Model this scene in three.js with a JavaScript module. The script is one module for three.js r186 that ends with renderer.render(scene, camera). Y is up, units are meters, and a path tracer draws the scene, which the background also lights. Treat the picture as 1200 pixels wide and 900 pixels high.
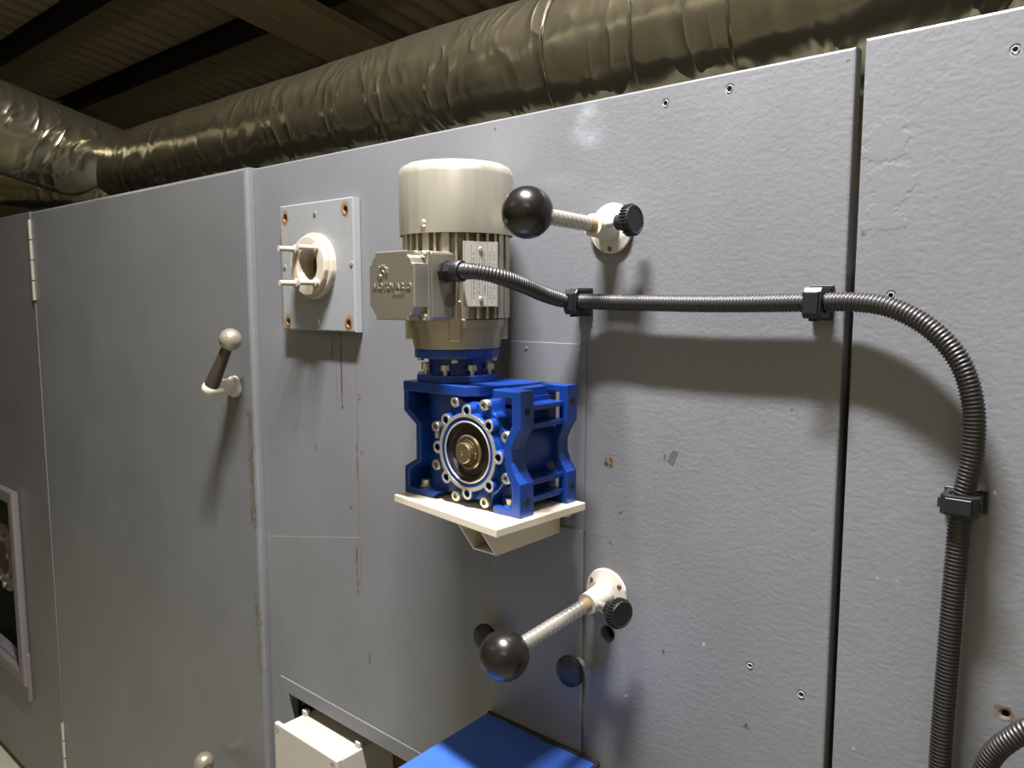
import * as THREE from 'three';
import { RoundedBoxGeometry } from 'three/addons/geometries/RoundedBoxGeometry.js';
import { mergeGeometries, mergeVertices, toCreasedNormals } from 'three/addons/utils/BufferGeometryUtils.js';
import { RectAreaLightUniformsLib } from 'three/addons/lights/RectAreaLightUniformsLib.js';
import { TextGeometry } from 'three/addons/geometries/TextGeometry.js';
import { FontLoader } from 'three/addons/loaders/FontLoader.js';

// ---------------------------------------------------------------- camera, light, exposure
const scene = new THREE.Scene();
scene.background = new THREE.Color(0x000000);
const renderer = new THREE.WebGLRenderer();
renderer.toneMapping = THREE.LinearToneMapping;
renderer.toneMappingExposure = 1.0;
renderer.shadowMap.enabled = true;
RectAreaLightUniformsLib.init();
const F = 910, CAM = new THREE.Vector3(0, 1.5, 0.75);
const yaw = 49.134 * Math.PI / 180, pitch = 6.209 * Math.PI / 180;
const fwd = new THREE.Vector3(-Math.cos(yaw) * Math.cos(pitch), -Math.sin(pitch), -Math.sin(yaw) * Math.cos(pitch));
const right = new THREE.Vector3(Math.sin(yaw), 0, -Math.cos(yaw));
const upv = new THREE.Vector3().crossVectors(right, fwd);
const camera = new THREE.PerspectiveCamera(2 * Math.atan(450 / F) * 180 / Math.PI, 4 / 3, 0.02, 60);
camera.position.copy(CAM);
camera.lookAt(CAM.clone().add(fwd));
scene.add(camera);
// lamps of the room: [x, y, z, length, width, light power factor, colour, turned about y]
const LAMPS = {
  near: { p: [-0.42, 3.15, 0.485], l: 0.5, w: 0.07, i: 1850, c: 0xfbf9ff },
  hall: { p: [[1.0, 2.75, 2.0], [-1.8, 2.75, 2.0], [-4.6, 2.75, 2.0]], l: 1.2, w: 0.14, i: [19, 8, 2], up: [130, 60, 50], c: 0xfff8ec },
};

// ---------------------------------------------------------------- helpers
const V = (x, y, z) => new THREE.Vector3(x, y, z);
const dirOf = (px, py) => fwd.clone().addScaledVector(right, (px - 600) / F).addScaledVector(upv, (450 - py) / F);
const hit = (px, py, ax, val) => { const d = dirOf(px, py); return CAM.clone().addScaledVector(d, (val - CAM[ax]) / d[ax]); };
const W = (px, py, z = 0) => hit(px, py, 'z', z);               // a photo pixel on the wall plane at depth z
let seed = 7;
const rnd = () => { seed = (seed * 1664525 + 1013904223) % 4294967296; return seed / 4294967296; };
const taken = {};
const numbered = n => { if (!(n in taken)) { taken[n] = 0; return n; } taken[n]++; return n + '_' + String(taken[n]).padStart(3, '0'); };
function shadows(o) { o.castShadow = true; o.receiveShadow = true; return o; }
function thing(name, label, category, base, group) {
  const o = new THREE.Group(); o.name = numbered(name); scene.add(o);
  o.position.copy(base); o.userData = { label, category };
  if (group) o.userData.group = group;
  o.userData.base = undefined;
  BASE.set(o, base.clone());
  return o;
}
const BASE = new Map();
const rootOf = o => { while (o.parent && o.parent !== scene) o = o.parent; return o; };
// geometry given in world coordinates; stored relative to the thing it belongs to
function part(name, geo, mat, parent, label) {
  const b = BASE.get(rootOf(parent)) || V(0, 0, 0);
  geo.translate(-b.x, -b.y, -b.z);
  const m = shadows(new THREE.Mesh(geo, mat)); m.name = name; parent.add(m);
  if (label) m.userData.label = label;
  return m;
}
// shared geometry placed at a world position (with an optional quaternion)
function put(name, geo, mat, parent, pos, quat, label) {
  const b = BASE.get(rootOf(parent)) || V(0, 0, 0);
  const m = shadows(new THREE.Mesh(geo, mat)); m.name = name; parent.add(m);
  m.position.copy(pos).sub(b); if (quat) m.quaternion.copy(quat);
  if (label) m.userData.label = label;
  return m;
}
function single(name, geo, mat, label, category, group) {
  geo.computeBoundingBox(); const bb = geo.boundingBox;
  const b = V((bb.min.x + bb.max.x) / 2, bb.min.y, (bb.min.z + bb.max.z) / 2);
  geo.translate(-b.x, -b.y, -b.z);
  const m = shadows(new THREE.Mesh(geo, mat)); m.name = numbered(name); m.position.copy(b); scene.add(m); BASE.set(m, b.clone());
  m.userData = { label, category }; if (group) m.userData.group = group;
  return m;
}
function struct(name, geo, mat) {
  const m = shadows(new THREE.Mesh(geo, mat)); m.name = name; scene.add(m); m.userData = { kind: 'structure' }; BASE.set(m, V(0, 0, 0)); return m;
}
const QX = new THREE.Quaternion().setFromUnitVectors(V(0, 1, 0), V(1, 0, 0));
const QZ = new THREE.Quaternion().setFromUnitVectors(V(0, 1, 0), V(0, 0, 1));
const qdir = d => new THREE.Quaternion().setFromUnitVectors(V(0, 1, 0), d.clone().normalize());
const box = (x0, x1, y0, y1, z0, z1) => new THREE.BoxGeometry(x1 - x0, y1 - y0, z1 - z0).translate((x0 + x1) / 2, (y0 + y1) / 2, (z0 + z1) / 2);
const rbox = (x0, x1, y0, y1, z0, z1, r = 0.002, s = 2) => new RoundedBoxGeometry(x1 - x0, y1 - y0, z1 - z0, s, r).translate((x0 + x1) / 2, (y0 + y1) / 2, (z0 + z1) / 2);
const noUv = g => { const n = g.index ? g.toNonIndexed() : g; n.deleteAttribute('uv'); return n; };
const merge = list => mergeGeometries(list.map(noUv));
function lathe(profile, seg = 40) { return toCreasedNormals(new THREE.LatheGeometry(profile.map(([r, y]) => new THREE.Vector2(r, y)), seg), 0.6); }
const cyl = (r, h, seg = 24, r2 = r) => new THREE.CylinderGeometry(r2, r, h, seg);
function rod(a, b, r, r2 = r, seg = 20) {
  const d = b.clone().sub(a), g = new THREE.CylinderGeometry(r2, r, d.length(), seg);
  return g.applyQuaternion(qdir(d)).translate((a.x + b.x) / 2, (a.y + b.y) / 2, (a.z + b.z) / 2);
}
function shapeOf(pts) { const s = new THREE.Shape(); pts.forEach(([x, y], i) => i ? s.lineTo(x, y) : s.moveTo(x, y)); s.closePath(); return s; }
const circ = (x, y, r) => { const p = new THREE.Path(); p.absarc(x, y, r, 0, Math.PI * 2, true); return p; };
// extruded from z0 to z1 with a bevel inside those limits
function ext(shape, z0, z1, bevel = 0.001, curve = 10) {
  const g = new THREE.ExtrudeGeometry(shape, { depth: z1 - z0 - 2 * bevel, bevelEnabled: bevel > 0, bevelThickness: bevel, bevelSize: bevel, bevelOffset: -bevel, bevelSegments: 2, curveSegments: curve });
  g.translate(0, 0, z0 + bevel); return g;
}
function planarUv(g, x0, y0, w, h) {
  const p = g.attributes.position, uv = new Float32Array(p.count * 2);
  for (let i = 0; i < p.count; i++) { uv[2 * i] = (p.getX(i) - x0) / w; uv[2 * i + 1] = (p.getY(i) - y0) / h; }
  g.setAttribute('uv', new THREE.BufferAttribute(uv, 2)); return g;
}
// a tube swept along a smooth curve; radius may follow the running length
function sweep(points, radius, step, seg = 18, closedEnds = true) {
  const cv = new THREE.CatmullRomCurve3(points, false, 'centripetal'); cv.arcLengthDivisions = 800;
  const L = cv.getLength(), n = Math.ceil(L / step), fr = cv.computeFrenetFrames(n, false), pos = [], idx = [];
  for (let i = 0; i <= n; i++) {
    const c = cv.getPointAt(i / n), r = typeof radius === 'function' ? radius(L * i / n, L) : radius;
    for (let j = 0; j < seg; j++) {
      const a = j / seg * Math.PI * 2, v = fr.normals[i].clone().multiplyScalar(Math.cos(a) * r).addScaledVector(fr.binormals[i], Math.sin(a) * r).add(c);
      pos.push(v.x, v.y, v.z);
    }
  }
  for (let i = 0; i < n; i++) for (let j = 0; j < seg; j++) {
    const a = i * seg + j, b = i * seg + (j + 1) % seg, c = a + seg, d = b + seg; idx.push(a, b, c, b, d, c);
  }
  if (closedEnds) for (const [row, c, flip] of [[0, cv.getPointAt(0), 1], [n, cv.getPointAt(1), 0]]) {
    const k = pos.length / 3; pos.push(c.x, c.y, c.z);
    for (let j = 0; j < seg; j++) { const a = row * seg + j, b = row * seg + (j + 1) % seg; flip ? idx.push(k, b, a) : idx.push(k, a, b); }
  }
  const g = new THREE.BufferGeometry(); g.setAttribute('position', new THREE.Float32BufferAttribute(pos, 3)); g.setIndex(idx); g.computeVertexNormals();
  return g;
}
// value noise
const PERM = new Uint8Array(512); { const p = [...Array(256).keys()]; for (let i = 255; i > 0; i--) { const j = Math.floor(rnd() * (i + 1)); [p[i], p[j]] = [p[j], p[i]]; } for (let i = 0; i < 512; i++) PERM[i] = p[i & 255]; }
function vn(x, y) {
  const xi = Math.floor(x), yi = Math.floor(y), fx = x - xi, fy = y - yi, u = fx * fx * (3 - 2 * fx), v = fy * fy * (3 - 2 * fy);
  const h = (a, b) => PERM[PERM[a & 255] + (b & 255)] / 255;
  const a = h(xi, yi), b = h(xi + 1, yi), c = h(xi, yi + 1), d = h(xi + 1, yi + 1);
  return a + (b - a) * u + (c - a) * v + (a - b - c + d) * u * v;
}
const fbm = (x, y, o = 3) => { let s = 0, a = 0.5, n = 0; for (let i = 0; i < o; i++) { s += a * vn(x + i * 17.3, y + i * 9.1); n += a; a *= 0.5; x *= 2.03; y *= 2.03; } return s / n; };
const smooth = (a, b, x) => { const t = Math.min(1, Math.max(0, (x - a) / (b - a))); return t * t * (3 - 2 * t); };
// a grey relief texture for a rectangle of wall given in metres
function reliefTex(x0, y0, w, h, px, fn) {
  const nx = Math.round(w * px), ny = Math.round(h * px), d = new Uint8Array(nx * ny * 4);
  for (let j = 0; j < ny; j++) for (let i = 0; i < nx; i++) {
    const v = Math.max(0, Math.min(255, Math.round(255 * fn(x0 + (i + 0.5) / nx * w, y0 + (j + 0.5) / ny * h)))), k = (j * nx + i) * 4;
    d[k] = d[k + 1] = d[k + 2] = v; d[k + 3] = 255;
  }
  const t = new THREE.DataTexture(d, nx, ny); t.magFilter = THREE.LinearFilter; t.minFilter = THREE.LinearFilter; t.needsUpdate = true; return t;
}
// a colour texture for a rectangle of wall in metres: grain + painted marks
function colourTex(x0, y0, w, h, px, base, draw, grain = 5) {
  const nx = Math.round(w * px), ny = Math.round(h * px), cv = document.createElement('canvas'); cv.width = nx; cv.height = ny;
  const g = cv.getContext('2d');
  const im = g.createImageData(nx, ny);
  for (let j = 0; j < ny; j++) for (let i = 0; i < nx; i++) {
    const x = x0 + i / nx * w, y = y0 + h - j / ny * h, k = (j * nx + i) * 4;
    const n = (fbm(x * 9 + 40, y * 7 + 3, 4) - 0.5) * grain * 2.2 + (vn(x * 420, y * 420) - 0.5) * grain * 0.9;
    for (let c = 0; c < 3; c++) im.data[k + c] = Math.max(0, Math.min(255, base[c] + n)); im.data[k + 3] = 255;
  }
  g.putImageData(im, 0, 0);
  const P = (x, y) => [(x - x0) / w * nx, (1 - (y - y0) / h) * ny];
  if (draw) draw(g, P, nx / w);
  const t = new THREE.CanvasTexture(cv); t.colorSpace = THREE.SRGBColorSpace; return t;
}
const std = (color, roughness, metalness = 0, extra = {}) => new THREE.MeshStandardMaterial({ color, roughness, metalness, side: THREE.DoubleSide, ...extra });

// ---------------------------------------------------------------- materials
const GREY = [109, 110, 111];
const M = {
  white: std(0xbab5a7, 0.45), cream: std(0xd2c9b2, 0.5), silver: std(0xb9b5a4, 0.36, 0.65), silverFlat: std(0xb4afa0, 0.4, 0.9),
  cast: std(0xa9a18c, 0.44, 0.8), blue: std(0x0f357c, 0.32), zinc: std(0xc9c6b8, 0.3, 0.8), machined: std(0xd6d0bf, 0.34, 0.75),
  bronze: std(0x8f7f63, 0.32, 0.85), seal: std(0x1d1712, 0.55), black: std(0x151517, 0.42), blackGloss: std(0x14110f, 0.26, 0, {}),
  conduit: std(0x24221f, 0.42), steel: std(0xb8b3a6, 0.32, 0.75), dark: std(0x141312, 0.8), brown: std(0x4b3620, 0.75), boxGrey: std(0xaaa598, 0.55),
  bluePaint: std(0x2c53a4, 0.5), rustPin: std(0x6d4a2c, 0.7, 0.3), alu: std(0xc8c5bb, 0.35, 0.85), engraved: std(0x6f6b5f, 0.6, 0.2),
  rubber: std(0x0e0e0f, 0.7), duct: null, purlin: std(0x1f1d1a, 0.7), roof: std(0xa5977c, 0.6), rafter: std(0xa89a7c, 0.6), concrete: std(0x93927d, 0.7), plaster: std(0x8f8770, 0.9), lampCase: std(0xd8d8d4, 0.5),
  housing: std(0x6d5d58, 0.5, 0.2), rim: std(0x9a9b9c, 0.4), wornArm: std(0x4a413a, 0.4, 0.5), carcass: std(0x6f6f68, 0.5), portPaint: std(0xa69d8a, 0.5),
};

// ---------------------------------------------------------------- the room shell
const roofY = z => 4.55 + 0.166 * z;
{
  const rx0 = -11, rx1 = 3.2, rz0 = -5.5, rz1 = 2.9;
  const floorTex = reliefTex(0, 0, 1, 1, 256, (x, y) => fbm(x * 30, y * 30, 4)); floorTex.wrapS = floorTex.wrapT = THREE.RepeatWrapping; floorTex.repeat.set(12, 8);
  M.concrete.bumpMap = floorTex; M.concrete.bumpScale = 0.002;
  struct('floor', box(rx0, rx1, -0.15, 0, rz0, rz1), M.concrete);
  struct('wall_front', box(rx0, rx1, 0, 5.3, rz1, rz1 + 0.15), M.plaster);
  struct('wall_back', box(rx0, rx1, 0, 5.3, rz0 - 0.15, rz0), M.plaster);
  struct('wall_left', box(rx0 - 0.15, rx0, 0, 5.3, rz0 - 0.15, rz1 + 0.15), M.plaster);
  struct('wall_right', box(rx1, rx1 + 0.15, 0, 5.3, rz0 - 0.15, rz1 + 0.15), M.plaster);
  // corrugated sheet roof falling towards the back, ridges running down the slope
  const nx = 1400, pos = [], idx = [];
  for (let i = 0; i <= nx; i++) {
    const x = rx0 + (rx1 - rx0) * i / nx, c = 0.034 * Math.cos(x / 0.24 * Math.PI * 2);
    for (const [z, t] of [[rz0, 0], [rz1 + 0.15, 0], [rz0, 0.06], [rz1 + 0.15, 0.06]]) pos.push(x, roofY(z) + c + t + (t ? 0.05 : 0), z);
    if (i < nx) { const a = i * 4, b = a + 4; idx.push(a, b, a + 1, b, b + 1, a + 1, a + 2, a + 3, b + 2, b + 2, a + 3, b + 3); }
  }
  const g = new THREE.BufferGeometry(); g.setAttribute('position', new THREE.Float32BufferAttribute(pos, 3)); g.setIndex(idx); g.computeVertexNormals();
  struct('ceiling', g, M.roof);
}

// ---------------------------------------------------------------- the cabinet wall
const Y0 = 0.03, YT = W(640, 128).y;
const wrinkle = (x, y) => 0.62 * fbm(x * 190 + 3 * vn(x * 60, y * 60), y * 340, 2) + 0.38 * fbm(x * 380, y * 520 + 11, 2);
const bump = (x, y, cx, cy, r, d) => d * Math.exp(-((x - cx) ** 2 + (y - cy) ** 2) / (r * r));
function panelMat(x0, y0, w, h, px, relief, scale, draw, rough = 0.36, base = GREY) {
  const m = new THREE.MeshPhysicalMaterial({ color: 0xffffff, roughness: rough, metalness: 0, side: THREE.DoubleSide });
  m.map = colourTex(x0, y0, w, h, px, base, draw); m.bumpMap = reliefTex(x0, y0, w, h, 1000, relief); m.bumpScale = scale; return m;
}
function blot(g, P, s, x, y, rx, ry, col, a, n = 40) {
  for (let i = 0; i < n; i++) {
    const t = rnd() * 6.283, q = Math.sqrt(rnd()), [u, v] = P(x + Math.cos(t) * q * rx, y + Math.sin(t) * q * ry);
    g.fillStyle = `rgba(${col},${a * (0.4 + 0.6 * rnd())})`; g.beginPath(); g.arc(u, v, (0.15 + 0.35 * rnd()) * Math.min(rx, ry) * s, 0, 6.3); g.fill();
  }
}
function drip(g, P, s, x, y0, y1, width, col, a) {       // an irregular dried run of rusty liquid
  const n = Math.ceil((y0 - y1) / 0.0015);
  for (let i = 0; i < n; i++) {
    const t = i / n, y = y0 + (y1 - y0) * t, k = fbm(x * 900 + 3, y * 90, 3), on = smooth(0.28, 0.5, k);
    const [u, v] = P(x + 0.0008 * (vn(y * 80, x * 50) - 0.5), y);
    g.fillStyle = `rgba(${col},${a * (0.25 + 0.75 * on)})`;
    g.fillRect(u - width * s / 2 * (0.6 + 0.6 * k), v - 1, width * s * (0.6 + 0.6 * k), 2.6);
  }
  blot(g, P, s, x, y1, width * 0.9, width * 1.6, col, a, 10);
}

// middle panel, x from the left door to the gap
const MX0 = -1.2445, MX1 = -0.2405, MH = YT - Y0;
const holes = [[780, 121, 0.0026], [855, 104, 0.0028], [711, 743, 0.0098], [879, 780, 0.0022], [939, 814, 0.0026]].map(([a, b, r]) => { const p = W(a, b); return [p.x, p.y, r]; });
const OP = { x0: W(340, 812).x, x1: -0.70, y1: W(340, 812).y, y0: 0.45 };
const cabinet = thing('machine_cabinet', 'long grey steel machine cabinet with hinged doors and panels, rust runs on its front', 'cabinet', V(-1.5, 0, -0.45));
let panel2;
{
  const s = shapeOf([[MX0, Y0], [MX1, Y0], [MX1, YT], [MX0, YT]]);
  for (const [x, y, r] of holes) s.holes.push(circ(x, y, r));
  const o = new THREE.Path(); o.moveTo(OP.x0, OP.y0); o.lineTo(OP.x0, OP.y1); o.lineTo(OP.x1, OP.y1); o.lineTo(OP.x1, OP.y0); o.closePath(); s.holes.push(o);
  const relief = (x, y) => {
    const rough = smooth(-0.66, -0.40, x + 0.10 * (vn(x * 5, y * 5) - 0.5) + (y > 1.45 ? 0.06 * (y - 1.45) / 0.28 : 0));
    let v = 0.5 + (wrinkle(x, y) - 0.5) * (0.10 + 0.90 * rough) * 0.75;
    const d = W(762, 652); v -= bump(x, y, d.x, d.y, 0.012, 0.35) - bump(x, y, d.x - 0.012, d.y + 0.012, 0.014, 0.25);
    return v;
  };
  const draw = (g, P, sc) => {
    const at = (a, b) => W(a, b);
    const run = (px, pa, pb, w, c, a) => { const p = at(px, pa), q = at(px + (pb - pa) * 0.012, pb); drip(g, P, sc, p.x, p.y, q.y, w, c, a); };
    const RB = '66,52,44', YB = '104,96,76';
    run(389, 390, 418, 0.003, RB, 0.6); run(393, 390, 468, 0.002, '84,70,60', 0.5); run(399, 390, 478, 0.0034, RB, 0.75);
    run(417, 404, 694, 0.0034, YB, 0.55); run(418, 520, 560, 0.003, RB, 0.5); run(418, 640, 694, 0.0036, RB, 0.55); run(424, 410, 470, 0.0022, YB, 0.35);
    run(428, 555, 610, 0.0022, YB, 0.4); run(369, 520, 655, 0.0016, '112,106,92', 0.5); run(347, 625, 668, 0.0022, '108,96,80', 0.5); run(433, 765, 776, 0.003, '60,52,44', 0.7);
    for (const [a, b] of [[370, 524], [411, 593], [421, 466], [420, 683], [424, 531]]) { const p = at(a, b); blot(g, P, sc, p.x, p.y, 0.004, 0.005, RB, 0.5, 12); }
    // faint horizontal scratch
    g.strokeStyle = 'rgba(186,186,184,0.45)'; g.lineWidth = 1.3; g.beginPath(); g.moveTo(...P(at(309, 628).x, at(309, 628).y)); g.lineTo(...P(at(422, 630).x, at(422, 630).y)); g.stroke();
    // rusty scab, black scrawl, scuffs
    { const p = at(714, 542); blot(g, P, sc, p.x, p.y, 0.0085, 0.007, '112,94,70', 0.7, 16); blot(g, P, sc, p.x, p.y, 0.0075, 0.006, '62,52,42', 0.8, 14); }
    g.strokeStyle = 'rgba(38,38,38,0.8)'; g.lineWidth = 1.5;
    const q = (a, b) => { const p = at(a, b); return P(p.x, p.y); };
    g.beginPath(); g.moveTo(...q(783, 541)); g.lineTo(...q(789, 529)); g.lineTo(...q(794, 531)); g.lineTo(...q(788, 545)); g.closePath(); g.moveTo(...q(786, 541)); g.lineTo(...q(791, 531)); g.moveTo(...q(779, 533)); g.lineTo(...q(779, 540)); g.stroke();
    for (const [a, b, r, c] of [[580, 152, .002, '40,38,36'], [994, 71, .0015, '40,38,36'], [727, 601, .0018, '40,38,36'], [716, 637, .0028, '84,80,76'], [778, 765, .003, '74,52,46'], [733, 815, .002, '196,194,188'], [874, 852, .0026, '58,50,46'], [825, 755, .0018, '196,194,188'], [928, 480, .0016, '44,42,40'], [690, 466, .0016, '44,42,40']]) { const p = at(a, b); blot(g, P, sc, p.x, p.y, r, r, c, 0.85, 10); }
    { const p = at(690, 150), e = P(p.x, p.y); blot(g, P, sc, p.x, p.y, 0.022, 0.024, '190,192,200', 0.05, 60); }
  };
  const mat = panelMat(MX0, Y0, MX1 - MX0, MH, 1150, relief, 0.00036, draw);
  panel2 = part('front_panel', planarUv(ext(s, -0.018, 0, 0.0025), MX0, Y0, MX1 - MX0, MH), mat, cabinet, 'wide grey sheet steel panel with rust runs');
  // rims turned up round the drilled holes
  for (const [x, y, r] of holes) if (r < 0.005) part('hole_rim', new THREE.TorusGeometry(r * 1.15, 0.0005, 8, 20).translate(x, y, 0.0002), M.rim, panel2);
  // surround of the opening and its recess
  const ow = 0.026, fo = shapeOf([[OP.x0 - ow, OP.y0 - ow], [OP.x1 + ow, OP.y0 - ow], [OP.x1 + ow, OP.y1 + ow], [OP.x0 - ow, OP.y1 + ow]]);
  const o2 = new THREE.Path(); o2.moveTo(OP.x0, OP.y0); o2.lineTo(OP.x0, OP.y1); o2.lineTo(OP.x1, OP.y1); o2.lineTo(OP.x1, OP.y0); o2.closePath(); fo.holes.push(o2);
  part('opening_surround', ext(fo, 0.0002, 0.003, 0.0008), std(0x6b6c6e, 0.4), panel2, 'flat grey steel surround of the opening');
  part('recess_back', box(OP.x0 - 0.01, OP.x1 + 0.01, OP.y0 - 0.01, OP.y1 + 0.01, -0.075, -0.07), M.brown, panel2, 'rusty brown back of the opening');
  // two thin cover plates screwed over an older opening
  const cx1 = W(687, 480).x, cyT = W(660, 402).y, cyM = W(687, 622).y, cx0 = W(578, 840).x;
  const plateMat = new THREE.MeshStandardMaterial({ color: 0x6e7072, roughness: 0.38, side: THREE.DoubleSide });
  part('cover_plate', ext(shapeOf([[cx0 + 0.03, cyM - 0.0005], [cx1, cyM - 0.0005], [cx1, cyT], [cx0 + 0.03, cyT]]), 0.0002, 0.0022, 0.0006), plateMat, panel2);
  part('cover_plate', ext(shapeOf([[cx0, 0.50], [cx1 + 0.0005, 0.50], [cx1 + 0.0005, cyM], [cx0, cyM]]), 0.0023, 0.0048, 0.0009), plateMat, panel2);
  const sc = lathe([[0, 0.0012], [0.0014, 0.001], [0.0022, 0]], 12); sc.rotateX(Math.PI / 2);
  for (const [a, b] of [[618, 408], [681, 413]]) { const p = W(a, b); put('screw', sc, M.engraved, panel2, V(p.x, p.y, 0.0022)); }
}
// right panel beyond the gap
{
  const x0 = -0.2332, x1 = 0.62, yt = W(1100, 27).y;
  const s = shapeOf([[x0, Y0], [x1, Y0], [x1, yt], [x0, yt]]);
  const hs = [[1190, 58, 0.0022], [1044, 346, 0.0022], [1178, 837, 0.0026]].map(([a, b, r]) => { const p = W(a, b); return [p.x, p.y, r]; });
  for (const [x, y, r] of hs) s.holes.push(circ(x, y, r));
  const b1 = W(1040, 165), b2 = W(1042, 215), b3 = W(1035, 255);
  const relief = (x, y) => {
    let v = 0.3 + (wrinkle(x + 3, y + 1) - 0.5) * 0.55;
    const e = Math.max(bump(x, y, b1.x, b1.y, 0.022, 1), bump(x, y, b2.x, b2.y, 0.024, 0.85), bump(x, y, b3.x, b3.y, 0.022, 0.8));
    const k = smooth(0.46, 0.5, e + 0.75 * (fbm(x * 150, y * 150, 3) - 0.5));
    return v * (1 - 0.6 * k) + k * (0.55 + 0.3 * (fbm(x * 120 + 9, y * 160, 2) - 0.5));
  };
  const draw = (g, P, sc) => {
    let p = W(1176, 836); blot(g, P, sc, p.x, p.y, 0.007, 0.006, '86,74,60', 0.6, 40); p = W(1188, 846); blot(g, P, sc, p.x, p.y, 0.010, 0.004, '96,84,66', 0.5, 30);
    for (const [a, b, r, c] of [[1052, 680, .0012, '196,194,190'], [1028, 677, .0012, '196,194,190'], [1000, 877, .0014, '196,194,190'], [1165, 578, .0016, '190,188,184'], [1012, 275, .0022, '70,70,72']]) { p = W(a, b); blot(g, P, sc, p.x, p.y, r, r, c, 0.8, 10); }
  };
  const mat = panelMat(x0, Y0, x1 - x0, yt - Y0, 900, relief, 0.0005, draw);
  const t = part('front_panel', planarUv(ext(s, -0.018, 0, 0.0025), x0, Y0, x1 - x0, yt - Y0), mat, cabinet, 'rough grey steel panel with blistered paint');
  for (const [x, y, r] of hs.slice(0, 2)) part('hole_rim', new THREE.TorusGeometry(r * 1.15, 0.0005, 8, 20).translate(x, y, 0.0002), M.rim, t);
}
// left door, standing a little proud, hinged on its left
const DZ = 0.012;
{
  const x1 = -1.2485, x0 = W(38, 300, DZ).x + 0.004, yt = W(160, 222, DZ).y;
  const relief = (x, y) => 0.5 + (wrinkle(x - 2, y + 4) - 0.5) * 0.14 + (fbm(x * 7, y * 5, 2) - 0.5) * 0.3;
  const draw = (g, P, sc) => {
    for (const [pa, pb, n] of [[480, 620, 150], [700, 790, 50]]) for (let i = 0; i < n; i++) {
      const py = pa + (pb - pa) * rnd(), p = W(299 + (py - 500) * 0.03, py, DZ); blot(g, P, sc, x1 - 0.005 - 0.018 * rnd(), p.y, 0.0035, 0.008, rnd() < 0.6 ? '66,54,38' : '88,76,56', 0.5, 8);
    }
    for (const [a, b] of [[219, 516], [196, 478], [256, 477], [160, 440], [238, 372]]) { const p = W(a, b, DZ); blot(g, P, sc, p.x, p.y, 0.0022, 0.002, '190,188,180', 0.7, 8); }
  };
  const mat = panelMat(x0, Y0, x1 - x0, yt - Y0, 640, relief, 0.0006, draw, 0.34, [100, 101, 100]);
  const t = part('door', planarUv(ext(shapeOf([[x0, Y0], [x1, Y0], [x1, yt], [x0, yt]]), -0.018, DZ, 0.006), x0, Y0, x1 - x0, yt - Y0), mat, cabinet, 'smooth grey door with lever handles');
  // piano hinges: knuckles top and bottom
  const kn = cyl(0.0055, 0.05, 12);
  for (const [ya, yb] of [[yt - 0.02, W(41, 352, DZ).y], [W(73, 845, DZ).y, 0.08]]) for (let y = ya - 0.026; y > yb; y -= 0.053) put('hinge_knuckle', kn, M.zinc, t, V(x0 - 0.0025, y, DZ + 0.0015));
  // lever handles
  for (const k of [0, 1]) {
    const hx = -1.306, hy = k ? 0.545 : 1.342, ball = k ? W(239, 893, 0.045) : W(270, 398, 0.05);
    part('lever_pivot', rod(V(hx, hy, DZ), V(hx, hy, 0.062), 0.015, 0.015, 24), M.white, t, 'white painted steel lever with a worn ball end');
    part('lever_collar', lathe([[0.015, 0], [0.0195, 0.001], [0.0195, 0.008], [0.015, 0.010]], 24).rotateX(Math.PI / 2).translate(hx, hy, DZ), M.white, t);
    part('lever_elbow', new THREE.SphereGeometry(0.0152, 20, 14).translate(hx, hy, 0.062), M.white, t);
    part('lever_arm', rod(V(hx, hy, 0.062), ball, 0.0135, 0.0085, 18), M.wornArm, t, 'worn brown metal arm');
    part('lever_ball', new THREE.SphereGeometry(0.0195, 28, 20).translate(ball.x, ball.y, ball.z), std(0x98917f, 0.3, 0.6), t, 'chipped silver ball');
  }
}
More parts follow.
